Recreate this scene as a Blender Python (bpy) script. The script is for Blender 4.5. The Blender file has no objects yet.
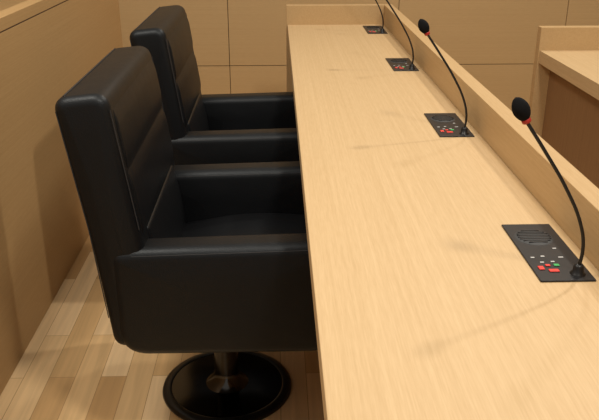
import bpy, bmesh, math
from mathutils import Vector, Matrix

scene = bpy.context.scene
try:
    scene.view_settings.view_transform = 'Standard'
except Exception:
    pass

# ---------------------------------------------------------------- materials
def new_mat(name):
    m = bpy.data.materials.new(name); m.use_nodes = True
    nt = m.node_tree
    return m, nt, nt.nodes['Principled BSDF']

def simple(name, col, rough=0.5, metal=0.0, spec=0.5):
    m, nt, b = new_mat(name)
    b.inputs['Base Color'].default_value = (*col, 1)
    b.inputs['Roughness'].default_value = rough
    b.inputs['Metallic'].default_value = metal
    b.inputs['Specular IOR Level'].default_value = spec
    return m

def wood(name, c1, c2, axis='Y', rough=0.5, contrast=1.0):
    m, nt, b = new_mat(name)
    N, L = nt.nodes, nt.links
    tc = N.new('ShaderNodeTexCoord')
    mp = N.new('ShaderNodeMapping')
    s = {'X': (1.2, 190, 190), 'Y': (190, 1.2, 190), 'Z': (190, 190, 1.2)}[axis]
    mp.inputs['Scale'].default_value = s
    L.new(tc.outputs['Object'], mp.inputs['Vector'])
    n1 = N.new('ShaderNodeTexNoise'); n1.inputs['Scale'].default_value = 1.0
    n1.inputs['Detail'].default_value = 3; n1.inputs['Roughness'].default_value = 0.5
    L.new(mp.outputs[0], n1.inputs['Vector'])
    mp2 = N.new('ShaderNodeMapping')
    s2 = {'X': (26, 460, 460), 'Y': (460, 26, 460), 'Z': (460, 460, 26)}[axis]
    mp2.inputs['Scale'].default_value = s2
    L.new(tc.outputs['Object'], mp2.inputs['Vector'])
    n2 = N.new('ShaderNodeTexNoise'); n2.inputs['Scale'].default_value = 1.0
    n2.inputs['Detail'].default_value = 2
    L.new(mp2.outputs[0], n2.inputs['Vector'])
    mix = N.new('ShaderNodeMath'); mix.operation = 'ADD'
    L.new(n1.outputs['Fac'], mix.inputs[0]); L.new(n2.outputs['Fac'], mix.inputs[1])
    mr = N.new('ShaderNodeMapRange')
    mr.inputs['From Min'].default_value = 1.0-0.40/contrast
    mr.inputs['From Max'].default_value = 1.0+0.40/contrast
    L.new(mix.outputs[0], mr.inputs['Value'])
    cr = N.new('ShaderNodeValToRGB')
    cr.color_ramp.elements[0].color = (*c2, 1); cr.color_ramp.elements[1].color = (*c1, 1)
    L.new(mr.outputs[0], cr.inputs[0])
    L.new(cr.outputs[0], b.inputs['Base Color'])
    b.inputs['Roughness'].default_value = rough
    b.inputs['Specular IOR Level'].default_value = 0.35
    bp = N.new('ShaderNodeBump'); bp.inputs['Strength'].default_value = 0.05
    bp.inputs['Distance'].default_value = 0.001
    L.new(n2.outputs['Fac'], bp.inputs['Height']); L.new(bp.outputs[0], b.inputs['Normal'])
    return m

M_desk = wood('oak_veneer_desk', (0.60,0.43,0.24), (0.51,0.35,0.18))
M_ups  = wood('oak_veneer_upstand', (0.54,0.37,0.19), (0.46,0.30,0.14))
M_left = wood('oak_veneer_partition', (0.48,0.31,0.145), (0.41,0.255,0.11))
M_wall = wood('oak_wall_panel', (0.53,0.37,0.19), (0.46,0.31,0.15), axis='X')
M_dark = wood('walnut_front', (0.30,0.17,0.08), (0.23,0.125,0.055), axis='Z')
M_gap  = simple('joint_shadow_gap', (0.10,0.055,0.025), 0.8)
M_paint = simple('warm_paint', (0.62,0.52,0.40), 0.8)

def floor_mat():
    m, nt, b = new_mat('parquet_strip_floor')
    N, L = nt.nodes, nt.links
    tc = N.new('ShaderNodeTexCoord')
    mp = N.new('ShaderNodeMapping'); mp.inputs['Rotation'].default_value = (0,0,math.radians(90))
    L.new(tc.outputs['Object'], mp.inputs['Vector'])
    br = N.new('ShaderNodeTexBrick')
    br.inputs['Scale'].default_value = 1.0
    br.inputs['Mortar Size'].default_value = 0.0008
    br.inputs['Mortar Smooth'].default_value = 0.1
    br.inputs['Brick Width'].default_value = 0.62
    br.inputs['Row Height'].default_value = 0.075
    br.offset = 0.37; br.offset_frequency = 2
    br.inputs['Color1'].default_value = (0,0,0,1)
    br.inputs['Color2'].default_value = (1,1,1,1)
    br.inputs['Mortar'].default_value = (0.3,0.3,0.3,1)
    L.new(mp.outputs[0], br.inputs['Vector'])
    cr = N.new('ShaderNodeValToRGB')
    e = cr.color_ramp.elements
    e[0].color = (0.50,0.30,0.13,1); e[1].color = (0.83,0.61,0.36,1)
    e.new(0.35).color = (0.66,0.44,0.215,1); e.new(0.7).color = (0.76,0.54,0.295,1)
    L.new(br.outputs['Color'], cr.inputs[0])
    mp2 = N.new('ShaderNodeMapping'); mp2.inputs['Scale'].default_value = (45, 2.2, 1)
    L.new(tc.outputs['Object'], mp2.inputs['Vector'])
    n = N.new('ShaderNodeTexNoise'); n.inputs['Scale'].default_value = 1; n.inputs['Detail'].default_value = 5
    n.inputs['Distortion'].default_value = 0.6
    L.new(mp2.outputs[0], n.inputs['Vector'])
    mr = N.new('ShaderNodeMapRange'); mr.inputs['From Min'].default_value=0.3; mr.inputs['From Max'].default_value=0.7
    mr.inputs['To Min'].default_value=0.84; mr.inputs['To Max'].default_value=1.06
    L.new(n.outputs['Fac'], mr.inputs['Value'])
    mx = N.new('ShaderNodeMix'); mx.data_type='RGBA'; mx.blend_type='MULTIPLY'; mx.inputs[0].default_value=1
    L.new(cr.outputs[0], mx.inputs[6]); L.new(mr.outputs[0], mx.inputs[7])
    mo = N.new('ShaderNodeMix'); mo.data_type='RGBA'; mo.inputs[7].default_value=(0.32,0.18,0.08,1)
    L.new(br.outputs['Fac'], mo.inputs[0]); L.new(mx.outputs[2], mo.inputs[6])
    L.new(mo.outputs[2], b.inputs['Base Color'])
    b.inputs['Roughness'].default_value = 0.34
    return m
M_floor = floor_mat()

def leather():
    m, nt, b = new_mat('black_leather')
    N, L = nt.nodes, nt.links
    tc = N.new('ShaderNodeTexCoord')
    v = N.new('ShaderNodeTexVoronoi'); v.inputs['Scale'].default_value = 300
    n = N.new('ShaderNodeTexNoise'); n.inputs['Scale'].default_value = 8; n.inputs['Detail'].default_value = 2
    L.new(tc.outputs['Object'], v.inputs['Vector']); L.new(tc.outputs['Object'], n.inputs['Vector'])
    b1 = N.new('ShaderNodeBump'); b1.inputs['Strength'].default_value=0.25; b1.inputs['Distance'].default_value=0.001
    b2 = N.new('ShaderNodeBump'); b2.inputs['Strength'].default_value=0.3; b2.inputs['Distance'].default_value=0.008
    L.new(v.outputs['Distance'], b1.inputs['Height']); L.new(n.outputs['Fac'], b2.inputs['Height'])
    L.new(b1.outputs[0], b2.inputs['Normal']); L.new(b2.outputs[0], b.inputs['Normal'])
    b.inputs['Base Color'].default_value = (0.0055,0.0058,0.0068,1)
    b.inputs['Roughness'].default_value = 0.44
    b.inputs['Specular IOR Level'].default_value = 0.31
    b.inputs['Specular Tint'].default_value = (0.86,0.93,1.0,1)
    return m
M_leather = leather()
M_seam = simple('leather_stitching', (0.035,0.035,0.038), 0.5, spec=0.3)
M_chrome = simple('black_chrome', (0.07,0.068,0.066), 0.16, 1.0)
M_rim = simple('black_lacquer_rim', (0.008,0.008,0.008), 0.28, 0.0, 0.35)
M_black = simple('black_plastic', (0.008,0.008,0.009), 0.38, spec=0.35)
M_plate = simple('mic_plate_black', (0.014,0.014,0.016), 0.4, spec=0.35)
M_grille = simple('speaker_grille', (0.035,0.037,0.04), 0.55, spec=0.3)
M_foam = simple('foam_windscreen', (0.006,0.006,0.007), 0.95, spec=0.15)
M_red = simple('red_ring', (0.40,0.02,0.015), 0.35)
M_redb = simple('red_button', (0.75,0.05,0.04), 0.35)
M_green = simple('green_button', (0.05,0.42,0.12), 0.35)
M_white = simple('label_white', (0.6,0.6,0.6), 0.5)

# ---------------------------------------------------------------- mesh helpers
def finish(bm, name, mats, parent=None, smooth=False, bevel=0, seg=2):
    me = bpy.data.meshes.new(name); bm.normal_update(); bm.to_mesh(me); bm.free()
    ob = bpy.data.objects.new(name, me); scene.collection.objects.link(ob)
    for m in (mats if isinstance(mats,(list,tuple)) else [mats]): me.materials.append(m)
    if smooth:
        for p in me.polygons: p.use_smooth = True
    if bevel:
        md = ob.modifiers.new('bevel','BEVEL'); md.width = bevel; md.segments = seg
        md.limit_method='ANGLE'; md.angle_limit=math.radians(35)
        if smooth:
            wn = ob.modifiers.new('wn','WEIGHTED_NORMAL'); wn.keep_sharp=False
    if parent: ob.parent = parent
    return ob

def add_box(bm, x0,x1,y0,y1,z0,z1, mi=0):
    vs=[bm.verts.new(c) for c in ((x0,y0,z0),(x1,y0,z0),(x1,y1,z0),(x0,y1,z0),(x0,y0,z1),(x1,y0,z1),(x1,y1,z1),(x0,y1,z1))]
    for f in ((0,3,2,1),(4,5,6,7),(0,1,5,4),(1,2,6,5),(2,3,7,6),(3,0,4,7)):
        fc=bm.faces.new([vs[i] for i in f]); fc.material_index=mi

def boxes(name, lst, mats, parent=None, bevel=0.0):
    bm=bmesh.new()
    for b in lst: add_box(bm,*b)
    return finish(bm,name,mats,parent,bevel=bevel)

def empty(name, loc=(0,0,0)):
    e=bpy.data.objects.new(name,None); e.location=loc; e.empty_display_size=0.1
    scene.collection.objects.link(e); return e

def round_poly(pts, radii, seg=6):
    out=[]; n=len(pts)
    for i,p in enumerate(pts):
        p=Vector(p); a=Vector(pts[i-1]); c=Vector(pts[(i+1)%n]); r=radii[i]
        if r<=0: out.append(p); continue
        r=min(r,(a-p).length*0.48,(c-p).length*0.48)
        da=(a-p).normalized(); dc=(c-p).normalized()
        for k in range(seg+1):
            t=k/seg
            p0=p+da*r; p2=p+dc*r
            out.append((1-t)**2*p0+2*t*(1-t)*p+t*t*p2)
    return out

def inset(pts, d):
    n=len(pts); area=sum(pts[i-1][0]*pts[i][1]-pts[i][0]*pts[i-1][1] for i in range(n))
    s=1 if area>0 else -1
    out=[]
    for i in range(n):
        a,p,c=pts[i-1],pts[i],pts[(i+1)%n]
        e1=(p-a).normalized(); e2=(c-p).normalized()
        n1=Vector((-e1.y,e1.x))*s; n2=Vector((-e2.y,e2.x))*s
        m=(n1+n2); m=m/max(m.length,1e-6); k=1/max(m.dot(n1),0.5)
        out.append(p+m*d*k)
    return out

def pad_xz(name, pts, y0, y1, mat, parent, r=0.02, crown=0.0, seg=6):
    """upholstered slab: outline in xz, extruded in y, rounded rims, slightly crowned cheeks"""
    bm=bmesh.new(); pts=[Vector(p) for p in pts]; n=len(pts)
    rings=[]
    cx=sum(p.x for p in pts)/n; cz=sum(p.y for p in pts)/n
    def ring(ins,y,shrink=0):
        q=inset(pts,ins)
        if shrink:
            q=[p+(Vector((cx,cz))-p)*shrink for p in q]
        return [bm.verts.new((p.x,y,p.y)) for p in q]
    rings.append(ring(r,y0-crown,0.6)); rings.append(ring(r,y0-crown*0.8,0.25))
    for k in range(seg+1):
        t=math.pi/2*k/seg
        rings.append(ring(r*(1-math.sin(t)), y0+r*(1-math.cos(t))))
    for k in range(seg,-1,-1):
        t=math.pi/2*k/seg
        rings.append(ring(r*(1-math.sin(t)), y1-r*(1-math.cos(t))))
    rings.append(ring(r,y1+crown*0.8,0.25)); rings.append(ring(r,y1+crown,0.6))
    for a,b in zip(rings[:-1],rings[1:]):
        for i in range(n):
            j=(i+1)%n; bm.faces.new((a[i],a[j],b[j],b[i]))
    bm.faces.new(rings[0]); bm.faces.new(list(reversed(rings[-1])))
    bmesh.ops.recalc_face_normals(bm, faces=bm.faces)
    return finish(bm,name,mat,parent,smooth=True)

def polytube(name, pts, r, mat, parent, cyclic=False):
    cu=bpy.data.curves.new(name,'CURVE'); cu.dimensions='3D'; cu.bevel_depth=r; cu.bevel_resolution=2
    sp=cu.splines.new('POLY'); sp.points.add(len(pts)-1)
    for q,p in zip(sp.points,pts): q.co=(*p,1)
    sp.use_cyclic_u=cyclic; cu.materials.append(mat)
    ob=bpy.data.objects.new(name,cu); scene.collection.objects.link(ob)
    if parent: ob.parent=parent
    return ob

def tube(name, pts, r, mat, parent):
    cu=bpy.data.curves.new(name,'CURVE'); cu.dimensions='3D'; cu.bevel_depth=r; cu.bevel_resolution=4
    cu.resolution_u=8; cu.use_fill_caps=True
    sp=cu.splines.new('BEZIER'); sp.bezier_points.add(len(pts)-1)
    for bp,p in zip(sp.bezier_points,pts):
        bp.co=p; bp.handle_left_type='AUTO'; bp.handle_right_type='AUTO'
    cu.materials.append(mat)
    ob=bpy.data.objects.new(name,cu); scene.collection.objects.link(ob)
    if parent: ob.parent=parent
    return ob

def lathe(name, prof, mat, parent, seg=48, loc=(0,0,0)):
    bm=bmesh.new(); rings=[]
    for r,z in prof:
        if r<1e-6: rings.append([bm.verts.new((0,0,z))])
        else: rings.append([bm.verts.new((r*math.cos(2*math.pi*i/seg),r*math.sin(2*math.pi*i/seg),z)) for i in range(seg)])
    for a,b in zip(rings[:-1],rings[1:]):
        for i in range(seg):
            j=(i+1)%seg
            if len(a)==1 and len(b)==1: continue
            if len(a)==1: bm.faces.new((a[0],b[i],b[j]))
            elif len(b)==1: bm.faces.new((a[i],b[0],a[j]))
            else: bm.faces.new((a[i],b[i],b[j],a[j]))
    bmesh.ops.recalc_face_normals(bm, faces=bm.faces)
    ob=finish(bm,name,mat,parent,smooth=True); ob.location=loc
    return ob

# ---------------------------------------------------------------- room
WY=4.6
boxes('floor',[(-3.2,4.2,-2.2,WY+0.1,-0.06,0.0)],M_floor)
lst=[(-3.2,4.2,WY+0.02,WY+0.1,0,3.2,1)]
xs=[-3.2,-2.337,-1.313,-0.289,0.735,1.76,2.784,3.8,4.2]
for a,b in zip(xs[:-1],xs[1:]):
    for z0,z1 in ((0.0,0.35),(0.35,1.55),(1.55,3.2)):
        lst.append((a+0.002,b-0.002,WY,WY+0.02,z0+0.002,z1-0.002,0))
boxes('wall_far',lst,[M_wall,M_gap])
boxes('wall_left',[(-3.3,-3.2,-2.2,WY+0.1,0,3.2)],M_paint)
boxes('wall_right',[(4.2,4.3,-2.2,WY+0.1,0,3.2)],M_paint)

PX=-0.789
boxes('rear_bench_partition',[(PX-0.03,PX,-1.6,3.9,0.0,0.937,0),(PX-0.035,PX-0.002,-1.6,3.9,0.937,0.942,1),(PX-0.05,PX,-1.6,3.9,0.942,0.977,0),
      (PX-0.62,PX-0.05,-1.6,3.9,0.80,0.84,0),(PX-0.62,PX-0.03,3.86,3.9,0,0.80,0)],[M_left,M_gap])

# ---------------------------------------------------------------- conference desk
desk=empty('conference_desk')
DX0,DX1=0.053,0.513
boxes('desktop',[(DX0,DX1,-0.7,3.64,0.70,0.74)],M_desk,desk,bevel=0.0015)
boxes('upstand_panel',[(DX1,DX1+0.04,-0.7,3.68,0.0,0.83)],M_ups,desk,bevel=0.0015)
boxes('end_upstand',[(DX0-0.006,DX1,3.64,3.68,0.0,0.83)],M_ups,desk,bevel=0.0015)
boxes('end_panel_near',[(DX0+0.08,DX1,-0.68,-0.64,0.0,0.70)],M_ups,desk)
boxes('cable_tray',[(0.40,DX1,-0.6,3.6,0.52,0.70)],M_dark,desk)

od=empty('opposite_desk')
boxes('desktop',[(1.04,1.85,0.6,2.95,0.69,0.74)],M_desk,od,bevel=0.0015)
boxes('end_upstand',[(1.035,1.85,2.95,2.99,0.0,0.83)],M_ups,od,bevel=0.0015)
boxes('front_panel',[(1.09,1.11,0.62,2.3,0.0,0.69),(1.09,1.11,2.306,2.95,0.0,0.69)],M_dark,od)
boxes('end_panel_near',[(1.11,1.80,0.62,0.66,0.0,0.69)],M_dark,od)

# ---------------------------------------------------------------- chairs
def chair(name, loc, rot):
    e=empty(name,loc); e.rotation_euler=(0,0,rot)
    W=0.30
    # back shell: side outline with a softly padded front
    back=[(-0.236,0.32),(-0.262,0.58),(-0.312,0.914),(-0.196,0.926),(-0.150,0.60),(-0.115,0.32)]
    bk=round_poly(back,[0.03,0.12,0.034,0.036,0.10,0.03],8)
    pad_xz('backrest',bk,-W+0.008,W-0.008,M_leather,e,r=0.022,crown=0.004,seg=8)
    def front(z):
        if z>0.6: return -0.150-(z-0.60)/0.326*0.046
        return -0.115-(z-0.32)/0.28*0.035
    # thin padded panels, meeting at one shallow crease
    for nm,z0,z1,wy in (('head_cushion',0.757,0.893,W-0.030),('back_cushion',0.592,0.755,W-0.030)):
        k=[(front(z0)-0.02,z0),(front(z1)-0.02,z1),(front(z1)-0.001,z1),(front(z1-0.03)+0.006,z1-0.03),(front(z0+0.03)+0.006,z0+0.03),(front(z0)+0.001,z0)]
        if nm=='back_cushion': k[5]=(front(z0)-0.001,z0)
        k=round_poly(k,[0,0,0.004,0.03,0.03,0.004],5)
        pad_xz(nm,k,-wy,wy,M_leather,e,r=0.006,crown=0.0)
    p=[(front(0.40)-0.04,0.40),(front(0.60)-0.04,0.60),(front(0.60)+0.004,0.60),(front(0.5)+0.016,0.50),(front(0.40)+0.010,0.40)]
    p=round_poly(p,[0.003,0.003,0.01,0.07,0.012],6)
    pad_xz('lumbar_cushion',p,-W+0.08,W-0.08,M_leather,e,r=0.008,crown=0.001)
    for s in (-1,1):
        y=s*(W-0.0150)
        polytube('seam',[(front(0.89)-0.0015,y,0.89),(front(0.62)-0.0015,y,0.62)],0.0012,M_seam,e)
        polytube('seam',[(-0.3035,y,0.888),(-0.264,y,0.62),(-0.242,y,0.40)],0.0012,M_seam,e)
    polytube('seam',[(-0.288,-W+0.03,0.9165),(-0.288,W-0.03,0.9165)],0.0012,M_seam,e)
    for s,nm in ((-1,'armrest_near'),(1,'armrest_far')):
        a=[(-0.222,0.30),(-0.226,0.574),(0.275,0.586),(0.275,0.30)]
        a=round_poly(a,[0.07,0.034,0.05,0.05],9)
        y0,y1=(-W-0.002,-W+0.088) if s<0 else (W-0.088,W+0.002)
        pad_xz(nm,a,y0,y1,M_leather,e,r=0.027,crown=0.006,seg=8)
        for yy in (y0+0.0045,y1-0.0045):
            polytube('seam',[(-0.175,yy,0.561),(0.22,yy,0.571)],0.0012,M_seam,e)
    st=[(-0.14,0.33),(-0.14,0.425),(0.07,0.462),(0.26,0.448),(0.285,0.40),(0.275,0.33)]
    st=round_poly(st,[0.01,0.02,0.12,0.05,0.03,0.02],7)
    pad_xz('seat_cushion',st,-W+0.081,W-0.081,M_leather,e,r=0.030,crown=0.0)
    boxes('seat_pan',[(-0.20,0.26,-W+0.03,W-0.03,0.293,0.34)],M_black,e,bevel=0.01)
    lathe('pedestal_column',[(0,0.295),(0.085,0.295),(0.085,0.272),(0.040,0.262),(0.034,0.25),(0.034,0.06),(0.038,0.045),(0.050,0.028),(0.060,0.019)],M_chrome,e)
    lathe('disc_foot',[(0,0.019),(0.062,0.019),(0.10,0.0165),(0.158,0.013)],M_chrome,e,seg=96)
    lathe('disc_rim',[(0.156,0.010),(0.157,0.0135),(0.162,0.0145),(0.176,0.013),(0.182,0.010),(0.184,0.004),(0.182,0.0),(0,0.0)],M_rim,e,seg=96)
    return e
chair('swivel_armchair',(-0.152,1.80,0),0)
chair('swivel_armchair.001',(-0.152,2.66,0),0)

# ---------------------------------------------------------------- microphones
def mic(name, y):
    e=empty(name,(0.45,y,0.7402))
    boxes('console_plate',[(-0.044,0.044,-0.11,0.11,0,0.003)],M_plate,e,bevel=0.0012)
    lathe('speaker_grille',[(0,0.0052),(0.024,0.005),(0.030,0.004),(0.034,0.0028)],M_grille,e,loc=(-0.003,0.052,0))
    for k in range(8):
        w=0.029*math.sqrt(max(0,1-((k-3.5)/4.2)**2))
        boxes('grille_slot',[(-0.003-w,-0.003+w,0.052+(k-3.5)*0.0068-0.001,0.052+(k-3.5)*0.0068+0.001,0.0045,0.0056)],M_black,e)
    boxes('red_button',[(-0.034,-0.025,-0.074,-0.062,0.003,0.005)],M_redb,e,bevel=0.001)
    boxes('red_button',[(-0.020,-0.004,-0.082,-0.073,0.003,0.005)],M_redb,e,bevel=0.001)
    boxes('red_button',[(-0.020,-0.012,-0.062,-0.056,0.003,0.005)],M_redb,e,bevel=0.001)
    boxes('green_button',[(-0.006,0.003,-0.062,-0.055,0.003,0.005)],M_green,e,bevel=0.001)
    boxes('label_mark',[(-0.024,-0.018,-0.048,-0.045,0.003,0.0036),(-0.006,0.000,-0.046,-0.043,0.003,0.0036),
                        (-0.034,-0.028,-0.030,-0.027,0.003,0.0036),(-0.016,-0.010,-0.026,-0.023,0.003,0.0036),
                        (0.012,0.020,-0.030,-0.0275,0.003,0.0036),(0.014,0.020,0.004,0.0065,0.003,0.0036)],M_white,e)
    b=Vector((0.022,-0.088,0))
    lathe('stem_socket',[(0.012,0),(0.012,0.004),(0.009,0.005),(0.008,0.016),(0.006,0.020),(0,0.020)],M_black,e,loc=tuple(b))
    pts=[b+Vector(p) for p in ((0,0,0.01),(0.002,0,0.05),(-0.008,0,0.09),(-0.038,0.001,0.148),(-0.076,0.003,0.205),(-0.108,0.005,0.25))]
    tube('gooseneck_stem',pts,0.0028,M_black,e)
    d=Vector((-0.020,0.003,0.036)).normalized()
    q=d.to_track_quat('Z','Y')
    r=lathe('red_indicator_ring',[(0,0),(0.0055,0),(0.007,0.0015),(0.007,0.006),(0.0055,0.008),(0,0.008)],M_red,e,seg=24,loc=tuple(pts[-1]-d*0.001))
    r.rotation_mode='QUATERNION'; r.rotation_quaternion=q
    prof=[(0,0)]+[(0.0128*math.sin(math.pi*(0.12+0.88*k/12))**0.6 if k<12 else 0,0.036*k/12) for k in range(0,13)]
    h=lathe('foam_head',prof,M_foam,e,seg=24,loc=tuple(pts[-1]+d*0.006))
    h.rotation_mode='QUATERNION'; h.rotation_quaternion=q
names=['gooseneck_microphone','gooseneck_microphone.001','gooseneck_microphone.002','gooseneck_microphone.003']
for n,y in zip(names,(1.133,1.905,2.69,3.475)): mic(n,y)

# ---------------------------------------------------------------- lights
def area(name, loc, target, size, power, col=(1,0.91,0.78)):
    l=bpy.data.lights.new(name,'AREA'); l.shape='DISK'; l.size=size; l.energy=power; l.color=col
    o=bpy.data.objects.new(name,l); scene.collection.objects.link(o); o.location=loc
    o.rotation_euler=(Vector(target)-Vector(loc)).to_track_quat('-Z','Y').to_euler()
area('ceiling_light_right',(1.5,2.6,3.0),(0.3,1.8,0.5),0.14,26)
area('ceiling_light_far',(0.9,3.6,3.1),(0.1,2.3,0.5),0.25,17)
area('ceiling_light_near',(0.7,0.2,3.1),(0.1,1.5,0.4),0.35,38)
area('ceiling_light_left',(-1.0,1.2,3.0),(-0.5,1.5,0.3),0.7,36)
w=bpy.data.worlds.new('room_ambient'); scene.world=w; w.use_nodes=True
w.node_tree.nodes['Background'].inputs[0].default_value=(1.0,0.93,0.82,1)
w.node_tree.nodes['Background'].inputs[1].default_value=0.44

# ---------------------------------------------------------------- camera
cam=bpy.data.cameras.new('camera'); co=bpy.data.objects.new('camera',cam); scene.collection.objects.link(co)
cam.sensor_width=36; cam.lens=750/599*36; cam.clip_start=0.02
co.location=(0,0,1.29)
co.rotation_euler=(math.radians(90-22.46),0,math.radians(-1.73))
scene.camera=co
